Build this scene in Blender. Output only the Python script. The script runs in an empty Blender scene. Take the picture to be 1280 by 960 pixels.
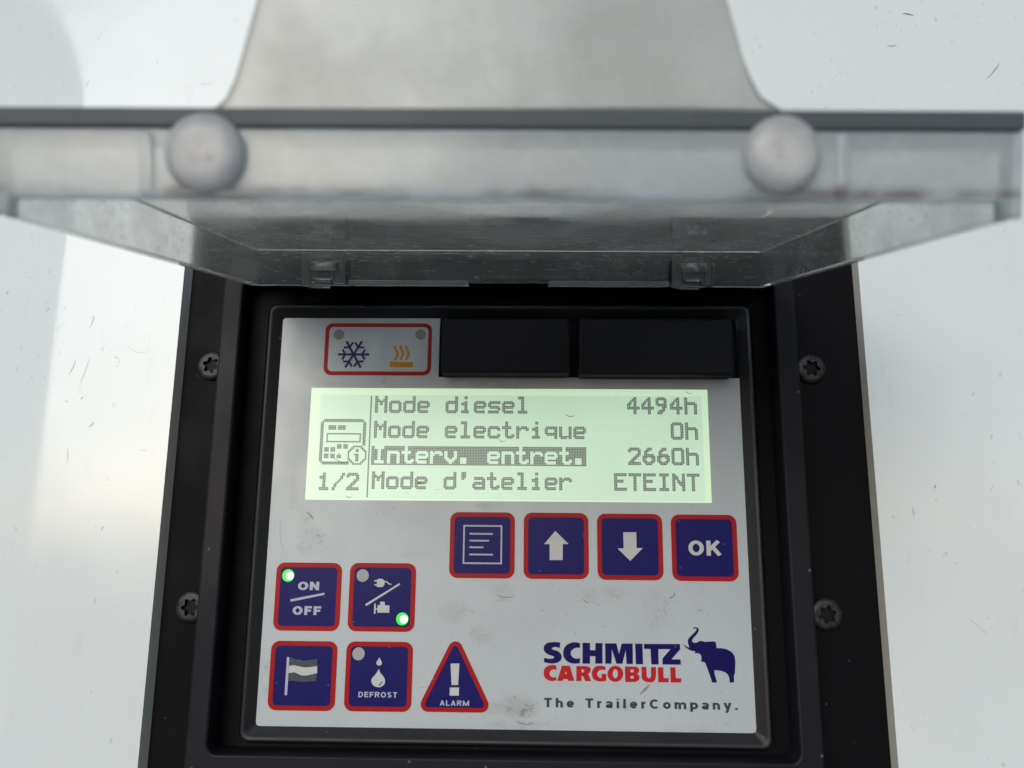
import bpy, bmesh, math, random
from mathutils import Vector, Matrix
random.seed(7)
scn = bpy.context.scene
COL = scn.collection
MM = 0.001

# ------------------------------------------------------------------ camera
def cam_axes(yaw, pitch, roll):
    y, p, r = (math.radians(a) for a in (yaw, pitch, roll))
    f = Vector((math.sin(y)*math.cos(p), math.cos(y)*math.cos(p), math.sin(p)))
    rt = Vector((math.cos(y), -math.sin(y), 0)); up = rt.cross(f)
    return (math.cos(r)*rt + math.sin(r)*up, -math.sin(r)*rt + math.cos(r)*up, f)
cd = bpy.data.cameras.new('camera'); cam = bpy.data.objects.new('camera', cd); COL.objects.link(cam)
rt, up, fw = cam_axes(-1.32635, 10.95213, 0.51594)
m = Matrix((rt, up, -fw)).transposed().to_4x4()
m.translation = Vector((70.1066, -254.9147, -45.0315))*MM
cam.matrix_world = m
cd.sensor_width = 36.0; cd.lens = 27.0
cd.clip_start = 0.005; cd.clip_end = 2000
cd.dof.use_dof = True; cd.dof.focus_distance = 0.255; cd.dof.aperture_fstop = 10.5
scn.camera = cam

# ------------------------------------------------------------------ sky, sun, exposure
SUN_EL, SUN_AZ = 17.5, -18.0          # azimuth measured from straight behind the camera, negative = left
world = bpy.data.worlds.new('World'); scn.world = world; world.use_nodes = True
wn = world.node_tree; bg = wn.nodes['Background']
sky = wn.nodes.new('ShaderNodeTexSky'); sky.sky_type = 'NISHITA'; sky.sun_disc = False
sky.sun_elevation = math.radians(SUN_EL); sky.sun_rotation = math.radians(180 - SUN_AZ)
sky.air_density = 1.0; sky.dust_density = 0.9; sky.ozone_density = 2.0
wn.links.new(sky.outputs[0], bg.inputs['Color']); bg.inputs['Strength'].default_value = 0.10
sl = bpy.data.lights.new('sun', 'SUN'); sl.energy = 1.3; sl.angle = math.radians(42); sl.color = (1.0, 1.0, 0.995)
sun = bpy.data.objects.new('sun', sl); COL.objects.link(sun)
az, el = math.radians(SUN_AZ), math.radians(SUN_EL)
sdir = Vector((math.sin(az)*math.cos(el), -math.cos(az)*math.cos(el), math.sin(el)))
sun.location = sdir*5
sun.rotation_euler = sdir.to_track_quat('Z', 'Y').to_euler()
vs = scn.view_settings
scn.display_settings.display_device = 'sRGB'
vs.view_transform = 'Standard'; vs.look = 'None'; vs.gamma = 1.0; vs.exposure = 0.36; vs.use_curve_mapping = False
scn.render.engine = 'CYCLES'
scn.cycles.use_denoising = True
scn.cycles.max_bounces = 24; scn.cycles.transmission_bounces = 20; scn.cycles.transparent_max_bounces = 24
scn.cycles.diffuse_bounces = 5; scn.cycles.glossy_bounces = 8
scn.cycles.caustics_reflective = False; scn.cycles.caustics_refractive = True
scn.cycles.sample_clamp_indirect = 6.0

# ------------------------------------------------------------------ node helpers
class NT:
    def __init__(self, name):
        self.m = bpy.data.materials.new(name); self.m.use_nodes = True
        self.t = self.m.node_tree; self.t.nodes.clear()
        self.out = self.t.nodes.new('ShaderNodeOutputMaterial')
        self.tc = self.t.nodes.new('ShaderNodeTexCoord')
    def n(self, kind, **kw):
        nd = self.t.nodes.new(kind)
        ins = kw.pop('ins', {})
        for k, v in kw.items(): setattr(nd, k, v)
        for k, v in ins.items(): self.put(nd.inputs[k], v)
        return nd
    def put(self, sock, v):
        if hasattr(v, 'is_output'): self.t.links.new(v, sock)
        elif isinstance(v, (tuple, list)):
            v = tuple(v); sock.default_value = v + (1,) if len(v) == 3 and sock.type == 'RGBA' else v
        else: sock.default_value = v
    def coord(self, scale=(1,1,1), loc=(0,0,0), rot=(0,0,0)):
        mp = self.n('ShaderNodeMapping', ins={'Vector': self.tc.outputs['Object'], 'Scale': scale, 'Location': loc, 'Rotation': rot})
        return mp.outputs[0]
    def noise(self, scale, detail=3, rough=0.55, vec=None, dist=0.0):
        nd = self.n('ShaderNodeTexNoise', ins={'Vector': vec or self.tc.outputs['Object'], 'Scale': scale, 'Detail': detail, 'Roughness': rough, 'Distortion': dist})
        return nd.outputs['Fac']
    def ramp(self, v, a, b, lo=0.0, hi=1.0):
        nd = self.n('ShaderNodeMapRange', ins={'Value': v, 'From Min': a, 'From Max': b, 'To Min': lo, 'To Max': hi})
        nd.interpolation_type = 'SMOOTHSTEP'; return nd.outputs[0]
    def math(self, op, a, b=0.0):
        nd = self.n('ShaderNodeMath', operation=op); self.put(nd.inputs[0], a); self.put(nd.inputs[1], b); return nd.outputs[0]
    def mix(self, f, a, b):
        nd = self.n('ShaderNodeMix', data_type='RGBA'); self.put(nd.inputs[0], f); self.put(nd.inputs[6], a); self.put(nd.inputs[7], b); return nd.outputs[2]
    def bump(self, h, strength, dist=0.0002):
        return self.n('ShaderNodeBump', ins={'Height': h, 'Strength': strength, 'Distance': dist}).outputs[0]
    def specks(self, scale, radius, keep=0.75, vec=None):
        """small irregular flecks: voronoi cells whose random colour passes keep, radius in cell units"""
        vo = self.n('ShaderNodeTexVoronoi', ins={'Vector': vec or self.tc.outputs['Object'], 'Scale': scale})
        sep = self.n('ShaderNodeSeparateColor', ins={0: vo.outputs['Color']})
        on = self.math('GREATER_THAN', sep.outputs[0], keep)
        rad = self.math('MULTIPLY', sep.outputs[1], radius)
        inside = self.math('LESS_THAN', vo.outputs['Distance'], rad)
        return self.math('MULTIPLY', on, inside)
    def spot(self, c, r):
        """soft round stain centred at c (object metres) with radii r"""
        sub = self.n('ShaderNodeVectorMath', operation='SUBTRACT', ins={0: self.tc.outputs['Object'], 1: c})
        div = self.n('ShaderNodeVectorMath', operation='DIVIDE', ins={0: sub.outputs[0], 1: r})
        ln = self.n('ShaderNodeVectorMath', operation='LENGTH', ins={0: div.outputs[0]})
        return self.ramp(ln.outputs['Value'], 0.35, 1.0, 1.0, 0.0)
    def pbr(self, **ins):
        b = self.n('ShaderNodeBsdfPrincipled')
        for k, v in ins.items(): self.put(b.inputs[k.replace('_', ' ')], v)
        self.t.links.new(b.outputs[0], self.out.inputs[0]); return b

def mat_wall():
    t = NT('white_gelcoat')
    big = t.ramp(t.noise(9, 4), .35, .7)
    col = t.mix(big, (.70,.742,.738), (.665,.705,.70))
    smear = t.ramp(t.noise(60, 5, .65, t.coord((1.6,1,.5), rot=(0,.25,0))), .60, .80)
    col = t.mix(t.math('MULTIPLY', smear, .22), col, (.42,.43,.40))
    warp = t.n('ShaderNodeVectorMath', operation='ADD', ins={0: t.coord((1.0,1.0,.55), rot=(0,.45,0)),
            1: t.n('ShaderNodeVectorMath', operation='SCALE', ins={0: t.n('ShaderNodeTexNoise', ins={'Vector': t.tc.outputs['Object'], 'Scale': 320.}).outputs['Color'], 'Scale': .0035}).outputs[0]}).outputs[0]
    patch = t.ramp(t.noise(26, 3), .42, .66)
    s1 = t.math('MULTIPLY', t.specks(230, .12, .84, warp), t.ramp(patch, 0, 1, .1, .6))
    col = t.mix(s1, col, (.16,.15,.13))
    s2 = t.math('MULTIPLY', t.specks(560, .25, .70, warp), t.ramp(patch, 0, 1, .06, .32))
    col = t.mix(s2, col, (.25,.24,.21))
    line = t.noise(70, 2, .5, t.coord((1,1,.35), rot=(0,.35,0)), 1.2)
    hair = t.math('MULTIPLY', t.ramp(t.math('ABSOLUTE', t.math('SUBTRACT', line, .5)), .0, .006, 1, 0), t.ramp(t.noise(45, 2), .60, .70))
    col = t.mix(t.math('MULTIPLY', hair, .14), col, (.35,.33,.30))
    rough = t.ramp(t.noise(30, 4), .3, .7, .11, .20)
    t.pbr(Base_Color=col, Roughness=rough, IOR=1.57, Normal=t.bump(t.noise(14, 2), .05, .002))
    return t.m

def mat_black(name, base, rough, dust=.06, bumps=.25, spec=.16):
    t = NT(name)
    grain = t.noise(2600, 2, .6)
    d = t.ramp(t.noise(55, 6, .7), .55, .85, 0, dust)
    col = t.mix(d, base, (.16,.155,.15))
    sp = t.math('MULTIPLY', t.specks(260, .13, .86), .35)
    col = t.mix(sp, col, (.22,.21,.20))
    t.pbr(Base_Color=col, Specular_IOR_Level=spec, Roughness=t.ramp(t.noise(40, 4), .3, .7, rough-.06, rough+.08), Normal=t.bump(grain, bumps, .00006))
    return t.m

def mat_plate():
    t = NT('membrane_white')
    col = t.mix(t.ramp(t.noise(24, 3), .3, .7), (.435,.470,.490), (.41,.442,.458))
    g = t.noise(190, 6, .72, t.coord((1,1,1.25), rot=(0,.5,0)), .8)
    sm = t.math('ADD', t.math('MULTIPLY', t.ramp(t.noise(95, 4, .6), .36, .64), .38), t.math('MULTIPLY', t.math('MULTIPLY', t.ramp(g, .46, .62), t.ramp(t.noise(620, 4, .7), .42, .60)), .75))
    stains = [((67.5,-98.5),(8,4.5),.75),((59,-99),(4,2.5),.35),((110,-66),(5,4.5),.4),((62,-64),(6,4),.42),((94,-64),(9,4),.38),((101,-97.6),(2.6,2.6),.55),((0,-47),(6,4),.35),((-2,-51),(9,3),.45),((-3,-40),(3,4),.3),
              ((2,3.6),(10,2.2),.3),((60,3.6),(20,1.6),.4),((58,-36.6),(7,1.6),.45),((115,-68),(4,5),.4),((-8,-32),(2,9),.25),((55,-77),(5,4),.3),((120,-105),(12,2.5),.3),((70,-104),(18,2),.35),((-13,-90),(2.4,9),.35),((112,-72),(6,4),.3),((34,-52.6),(12,1.6),.28),((46,-70),(6,5),.25)]
    for (x, z), (rx, rz), k in stains:
        s = t.spot((x*MM, 0, z*MM), (rx*MM, .01, rz*MM))
        f = t.math('MULTIPLY', t.math('MULTIPLY', s, sm), k*1.25)
        col = t.mix(f, col, (.19,.172,.145))
    hz = t.ramp(t.noise(70, 6, .68), .54, .80, 0, .32)
    col = t.mix(hz, col, (.36,.345,.32))
    warp = t.n('ShaderNodeVectorMath', operation='ADD', ins={0: t.tc.outputs['Object'],
            1: t.n('ShaderNodeVectorMath', operation='SCALE', ins={0: t.n('ShaderNodeTexNoise', ins={'Vector': t.tc.outputs['Object'], 'Scale': 700.}).outputs['Color'], 'Scale': .002}).outputs[0]}).outputs[0]
    col = t.mix(t.math('MULTIPLY', t.specks(240, .16, .80, warp), .7), col, (.13,.12,.10))
    col = t.mix(t.math('MULTIPLY', t.specks(640, .22, .84, warp), .4), col, (.2,.18,.15))
    t.pbr(Base_Color=col, Roughness=t.ramp(t.noise(90, 3), .3, .7, .30, .42), Normal=t.bump(t.noise(35, 2), .06, .001))
    return t.m

def mat_print(name, base, rough=.34):
    t = NT(name)
    d = t.ramp(t.noise(120, 6, .7), .55, .85, 0, .05)
    col = t.mix(d, base, (.30,.29,.28))
    sp = t.math('MULTIPLY', t.specks(420, .13, .90), .22)
    col = t.mix(sp, col, (.3,.29,.27))
    t.pbr(Base_Color=col, Roughness=rough, Specular_IOR_Level=.12, Normal=t.bump(t.noise(900, 2), .05, .00005))
    return t.m

def mat_emit(name, base, emit, strength, rough=.3, var=.0):
    t = NT(name)
    e = t.mix(t.ramp(t.noise(22, 3), .3, .7, 0, var), emit, tuple(c*.8 for c in emit)) if var else emit
    t.pbr(Base_Color=base, Roughness=rough, Emission_Color=e, Emission_Strength=strength)
    return t.m

def mat_metal():
    t = NT('dull_screw_steel')
    col = t.mix(t.ramp(t.noise(500, 4), .4, .65), (.040,.039,.041), (.016,.015,.014))
    t.pbr(Base_Color=col, Metallic=.6, Roughness=.5, Normal=t.bump(t.noise(1500, 2), .3, .0001))
    return t.m

def mat_clear(name, haze_lo, haze_hi, rough_lo, rough_hi, tint=(.975,.985,.982), dirt=(.50,.49,.46), stretch=(1,1,1), streak=0.0, band=False):
    t = NT(name)
    gl = t.n('ShaderNodeBsdfGlass', ins={'Color': tint, 'IOR': 1.49})
    t.put(gl.inputs['Roughness'], t.ramp(t.noise(35, 5, .6), .3, .7, rough_lo, rough_hi))
    df = t.n('ShaderNodeBsdfDiffuse', ins={'Color': dirt})
    tl = t.n('ShaderNodeBsdfTranslucent', ins={'Color': dirt})
    hz = t.n('ShaderNodeMixShader', ins={0: .5, 1: df.outputs[0], 2: tl.outputs[0]})
    f = t.ramp(t.noise(48, 6, .66, t.coord(stretch)), .32, .74, haze_lo, haze_hi)
    if streak:
        s = t.noise(420, 6, .8, t.coord((.35,1.6,1)), .5)
        patchy = t.ramp(t.noise(70, 3), .38, .62, .25, 1)
        f = t.math('ADD', f, t.math('MULTIPLY', t.ramp(s, .54, .66, 0, streak), patchy))
        s2 = t.noise(1500, 3, .7, t.coord((.12,.4,1), rot=(0,0,.2)))
        f = t.math('ADD', f, t.ramp(s2, .60, .68, 0, streak*1.2))
    if band:
        sep = t.n('ShaderNodeSeparateXYZ', ins={0: t.tc.outputs['Object']})
        low = t.math('MULTIPLY', t.ramp(sep.outputs[2], .0030, .0036, 0, 1), t.ramp(sep.outputs[2], .0036, .0062, 1, 0))
        blot = t.ramp(t.noise(60, 4, .6), .40, .62)
        k = t.math('MULTIPLY', low, blot)
        stain = t.mix(t.math('ADD', t.math('MULTIPLY', k, .9), t.ramp(t.noise(90, 5, .7), .56, .80, 0, .18)), dirt, (.20,.17,.14))
        t.put(df.inputs['Color'], stain); t.put(tl.inputs['Color'], stain)
        f = t.math('ADD', f, t.math('MULTIPLY', k, .35))
    mx = t.n('ShaderNodeMixShader', ins={0: f, 1: gl.outputs[0], 2: hz.outputs[0]})
    t.t.links.new(mx.outputs[0], t.out.inputs[0]); return t.m

def mat_silicone():
    t = NT('milky_silicone')
    wob = t.ramp(t.noise(520, 4, .65), .42, .62)
    st = 0.0
    for (x, z), (rx, rz) in (((-52.6,12.0),(3.0,1.6)),((-53.8,10.4),(1.4,2.2)),((-48.6,9.6),(1.1,2.3)),((-51,8.8),(3.2,2.2)),((44.4,10.6),(1.7,2.0)),((45.6,9.6),(2.2,1.4)),((49.3,11.4),(1.5,2.2)),((47.4,12.4),(2.4,1.0))):
        st = t.math('ADD', t.math('MULTIPLY', t.spot((x*MM, .130, z*MM), (rx*MM, .02, rz*MM)), t.math('MULTIPLY', wob, .55)), st)
    col = t.mix(st, (.92,.92,.93), (.20,.16,.13))
    gl = t.n('ShaderNodeBsdfGlass', ins={'Color': (1,1,1), 'IOR': 1.13, 'Roughness': .18})
    tl = t.n('ShaderNodeBsdfTranslucent', ins={'Color': col}); df = t.n('ShaderNodeBsdfDiffuse', ins={'Color': col})
    hz = t.n('ShaderNodeMixShader', ins={0: .30, 1: df.outputs[0], 2: tl.outputs[0]})
    f = t.math('ADD', t.math('MULTIPLY', st, .5), t.ramp(t.noise(150, 3), .3, .7, .40, .54))
    mx = t.n('ShaderNodeMixShader', ins={0: f, 1: gl.outputs[0], 2: hz.outputs[0]})
    gs = t.n('ShaderNodeBsdfGlossy', ins={'Color': (1,1,1), 'Roughness': .42})
    fr = t.n('ShaderNodeFresnel', ins={'IOR': 1.45})
    m2 = t.n('ShaderNodeMixShader', ins={0: fr.outputs[0], 1: mx.outputs[0], 2: gs.outputs[0]})
    t.t.links.new(m2.outputs[0], t.out.inputs[0]); return t.m

# ------------------------------------------------------------------ object helpers (all lengths in millimetres)
def mesh_obj(name, verts, faces, mat, parent=None, smooth=False):
    me = bpy.data.meshes.new(name)
    me.from_pydata([Vector(v)*MM for v in verts], [], faces)
    me.update(); return link(name, me, mat, parent, smooth)
def link(name, me, mat, parent=None, smooth=False):
    o = bpy.data.objects.new(name, me); COL.objects.link(o)
    for mt in (mat if isinstance(mat, (list, tuple)) else [mat]): me.materials.append(mt)
    if smooth:
        for p in me.polygons: p.use_smooth = True
    if parent is not None: o.parent = parent
    return o
def thing(name, label, cat, group=None):
    o = bpy.data.objects.new(name, None); COL.objects.link(o); o.empty_display_size = .01
    tag(o, label, cat, group); return o
def tag(o, label=None, cat=None, group=None, kind=None):
    for k, v in (('label', label), ('category', cat), ('group', group), ('kind', kind)):
        if v: o[k] = v
    return o
def from_bm(name, bm, mat, parent=None, smooth=False):
    bmesh.ops.recalc_face_normals(bm, faces=bm.faces)
    me = bpy.data.meshes.new(name); bm.to_mesh(me); bm.free()
    return link(name, me, mat, parent, smooth)
def box_bm(x0, x1, y0, y1, z0, z1, bevel=0.0, seg=2, bm=None):
    b = bmesh.new()
    bmesh.ops.create_cube(b, size=1.0)
    for v in b.verts:
        v.co = Vector(((x0+x1)/2+v.co.x*(x1-x0), (y0+y1)/2+v.co.y*(y1-y0), (z0+z1)/2+v.co.z*(z1-z0)))*MM
    if bevel: bmesh.ops.bevel(b, geom=list(b.edges), offset=bevel*MM, segments=seg, profile=.5, affect='EDGES')
    if bm is None: return b
    me = bpy.data.meshes.new('t'); b.to_mesh(me); b.free(); bm.from_mesh(me); bpy.data.meshes.remove(me); return bm
def smooth_path(pts, n=6):
    """corner points (x,z) and smooth points (x,z,1) -> dense outline"""
    N = len(pts); out = []
    for i in range(N):
        a, b = pts[i], pts[(i+1) % N]
        out.append((a[0], a[1]))
        sa, sb = len(a) > 2, len(b) > 2
        if not (sa or sb): continue
        p0 = pts[i-1] if sa else a; p3 = pts[(i+2) % N] if sb else b
        for k in range(1, n):
            u = k/n; u2 = u*u; u3 = u2*u
            out.append(tuple(.5*(2*a[j]+(b[j]-p0[j])*u+(2*p0[j]-5*a[j]+4*b[j]-p3[j])*u2+(3*a[j]-p0[j]-3*b[j]+p3[j])*u3) for j in (0, 1)))
    return out
def curve_obj_mesh(name, cu):
    o = bpy.data.objects.new('tmp', cu); COL.objects.link(o)
    bpy.context.view_layer.update()
    me = bpy.data.meshes.new_from_object(o.evaluated_get(bpy.context.evaluated_depsgraph_get()))
    bpy.data.objects.remove(o); bpy.data.curves.remove(cu); me.name = name
    return me
def flat(name, outlines, yf, thick, mat, parent=None, bevel=0.0):
    """filled outlines (holes cut by inner outlines) facing the viewer with the front at depth yf"""
    cu = bpy.data.curves.new(name, 'CURVE'); cu.dimensions = '2D'; cu.fill_mode = 'BOTH'
    e = max(thick/2-bevel, 0.001)
    cu.extrude = e; cu.bevel_depth = bevel; cu.bevel_resolution = 2
    if bevel: cu.offset = -bevel
    for pts in outlines:
        s = cu.splines.new('POLY'); s.points.add(len(pts)-1); s.use_cyclic_u = True
        for p, q in zip(s.points, pts): p.co = (q[0], q[1], 0, 1)
    me = curve_obj_mesh(name, cu)
    y = yf + thick/2
    for v in me.vertices:
        x, yy, z = v.co; v.co = Vector((x, y - z, yy))*MM
    return link(name, me, mat, parent)
def rrect(x0, x1, z0, z1, r, n=6):
    out = []
    for cx, cz, a0 in ((x1-r, z1-r, 0), (x0+r, z1-r, 90), (x0+r, z0+r, 180), (x1-r, z0+r, 270)):
        for k in range(n+1):
            a = math.radians(a0+90*k/n); out.append((cx+r*math.cos(a), cz+r*math.sin(a)))
    return out
def circ(x, z, r, n=28): return [(x+r*math.cos(2*math.pi*k/n), z+r*math.sin(2*math.pi*k/n)) for k in range(n)]
def bar(x0, z0, x1, z1, w):
    d = Vector((x1-x0, z1-z0)).normalized(); p = Vector((-d.y, d.x))*w/2
    return [(x0+p.x, z0+p.y), (x0-p.x, z0-p.y), (x1-p.x, z1-p.y), (x1+p.x, z1+p.y)]
def stroke(pts, w):
    L, R = [], []
    for i, p in enumerate(pts):
        a = Vector(pts[max(i-1, 0)]); b = Vector(pts[min(i+1, len(pts)-1)])
        d = (b-a).normalized(); n = Vector((-d.y, d.x))*w/2
        L.append((p[0]+n.x, p[1]+n.y)); R.append((p[0]-n.x, p[1]-n.y))
    return L+R[::-1]
def arc(cx, cz, rx, rz, a0, a1, n=14):
    return [(cx+rx*math.cos(math.radians(a0+(a1-a0)*k/n)), cz+rz*math.sin(math.radians(a0+(a1-a0)*k/n))) for k in range(n+1)]
def glyph(ch, w):
    """grotesque lettering as centre lines: (advance width, strokes) for a cap height of 1"""
    h = w/2; X = .73; r = X/2-h
    bowl = lambda cx, rx: arc(cx, X/2, rx, r, 0, 360, 28)
    G = {
    'O': (.80, [arc(.40, .5, .40-h, .5-h, 0, 360, 32)]),
    'C': (.76, [arc(.40, .5, .40-h, .5-h, 48, 312, 26)]),
    'N': (.72, [[(h, 0), (h, 1)], [(.72-h, 0), (.72-h, 1)], [(h, 1-h*.6), (.72-h, h*.6)]]),
    'F': (.60, [[(h, 0), (h, 1)], [(0, 1-h), (.60, 1-h)], [(0, .49), (.53, .49)]]),
    'E': (.62, [[(h, 0), (h, 1)], [(0, 1-h), (.61, 1-h)], [(0, .51), (.56, .51)], [(0, h), (.62, h)]]),
    'K': (.76, [[(h, 0), (h, 1)], [(h, .34), (.62, 1-h*.2)], [(.33, .56), (.68, h*.3)]]),
    'D': (.74, [[(h, 0), (h, 1)], [(0, 1-h), (.32, 1-h)]+arc(.32, .5, .42-h, .5-h, 90, -90, 16)+[(0, h)]]),
    'R': (.74, [[(h, 0), (h, 1)], [(0, 1-h), (.46, 1-h)]+arc(.46, .725, .24-h*.6, .275-h, 90, -90, 10)+[(0, .45)], [(.40, .46), (.67, h*.3)]]),
    'S': (.68, [arc(.34, .735, .32-h, .265-h, 25, 270, 16)[:-1]+arc(.34, .265, .34-h, .265-h, 90, -160, 16)]),
    'T': (.64, [[(.32, 0), (.32, 1)], [(0, 1-h), (.64, 1-h)]]),
    'A': (.76, [[(h*.9, 0), (.38, 1-h*.3)], [(.76-h*.9, 0), (.38, 1-h*.3)], [(.18, .29), (.58, .29)]]),
    'L': (.58, [[(h, 0), (h, 1)], [(0, h), (.58, h)]]),
    'M': (.98, [[(h, 0), (h, 1)], [(.98-h, 0), (.98-h, 1)], [(h, 1-h*.6), (.49, h*.5)], [(.98-h, 1-h*.6), (.49, h*.5)]]),
    'h': (.58, [[(h, 0), (h, 1)], arc(.29, X-.29, .29-h, .29-h, 170, 0, 10)+[(.58-h, 0)]]),
    'e': (.60, [arc(.30, X/2, .30-h, r, 0, 322, 24), [(h, X*.5), (.60-h*.3, X*.5)]]),
    'o': (.62, [bowl(.31, .31-h)]),
    'r': (.38, [[(h, 0), (h, X)], arc(.34, X-.30, .34-h, .30-h, 175, 88, 8)]),
    'a': (.58, [arc(.28, X-.24, .26-h*.6, .24-h, 160, 0, 10)+[(.54-h, .0)], arc(.28, .215, .28-h, .215-h, 0, 360, 22)]),
    'i': (w+.02, [[(h, 0), (h, X)], [(h, .86), (h, 1.0)]]),
    'l': (w+.02, [[(h, 0), (h, 1)]]),
    'm': (.94, [[(h, 0), (h, X)], arc(.26, X-.25, .26-h, .25-h, 170, 0, 10)+[(.52-h, 0)], arc(.68, X-.25, .26-h, .25-h, 170, 0, 10)+[(.94-h, 0)]]),
    'n': (.58, [[(h, 0), (h, X)], arc(.29, X-.29, .29-h, .29-h, 170, 0, 10)+[(.58-h, 0)]]),
    'p': (.62, [[(h, -.26), (h, X)], bowl(.32, .31-h)]),
    'y': (.60, [[(h*.8, X), (.31, h*.3)], [(.60-h*.8, X), (.28, -.10)], arc(.15, -.08, .14, .15, 0, -95, 7)]),
    '.': (w, [[(h, 0), (h, w)]]),
    ' ': (.30, []),
    }
    return G[ch]
def text(name, body, x0, x1, zbase, cap, yf, mat, parent, weight=.2, gap=.12):
    strokes, x = [], 0.0
    for ch in body:
        adv, ss = glyph(ch, weight)
        strokes += [[(x+p[0], p[1]) for p in s] for s in ss]; x += adv+gap
    x -= gap; sx = (x1-x0)/x
    V, F = [], []
    for k, s in enumerate(strokes):
        N = len(s); i0 = len(V); y = yf-.0012*(k % 5)
        closed = N > 4 and (Vector(s[0])-Vector(s[-1])).length < 1e-4
        for j, p in enumerate(s):
            a = Vector(s[j-1 if j else (N-2 if closed else 0)]); b = Vector(s[j+1 if j < N-1 else (1 if closed else N-1)])
            d = (b-a).normalized(); n = Vector((-d.y, d.x))*weight/2
            for sg in (1, -1): V.append((x0+(p[0]+sg*n.x)*sx, y, zbase+(p[1]+sg*n.y)*cap))
        for j in range(N-1): F.append((i0+2*j, i0+2*j+1, i0+2*j+3, i0+2*j+2))
    return mesh_obj(name, V, F, mat, parent)

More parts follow.
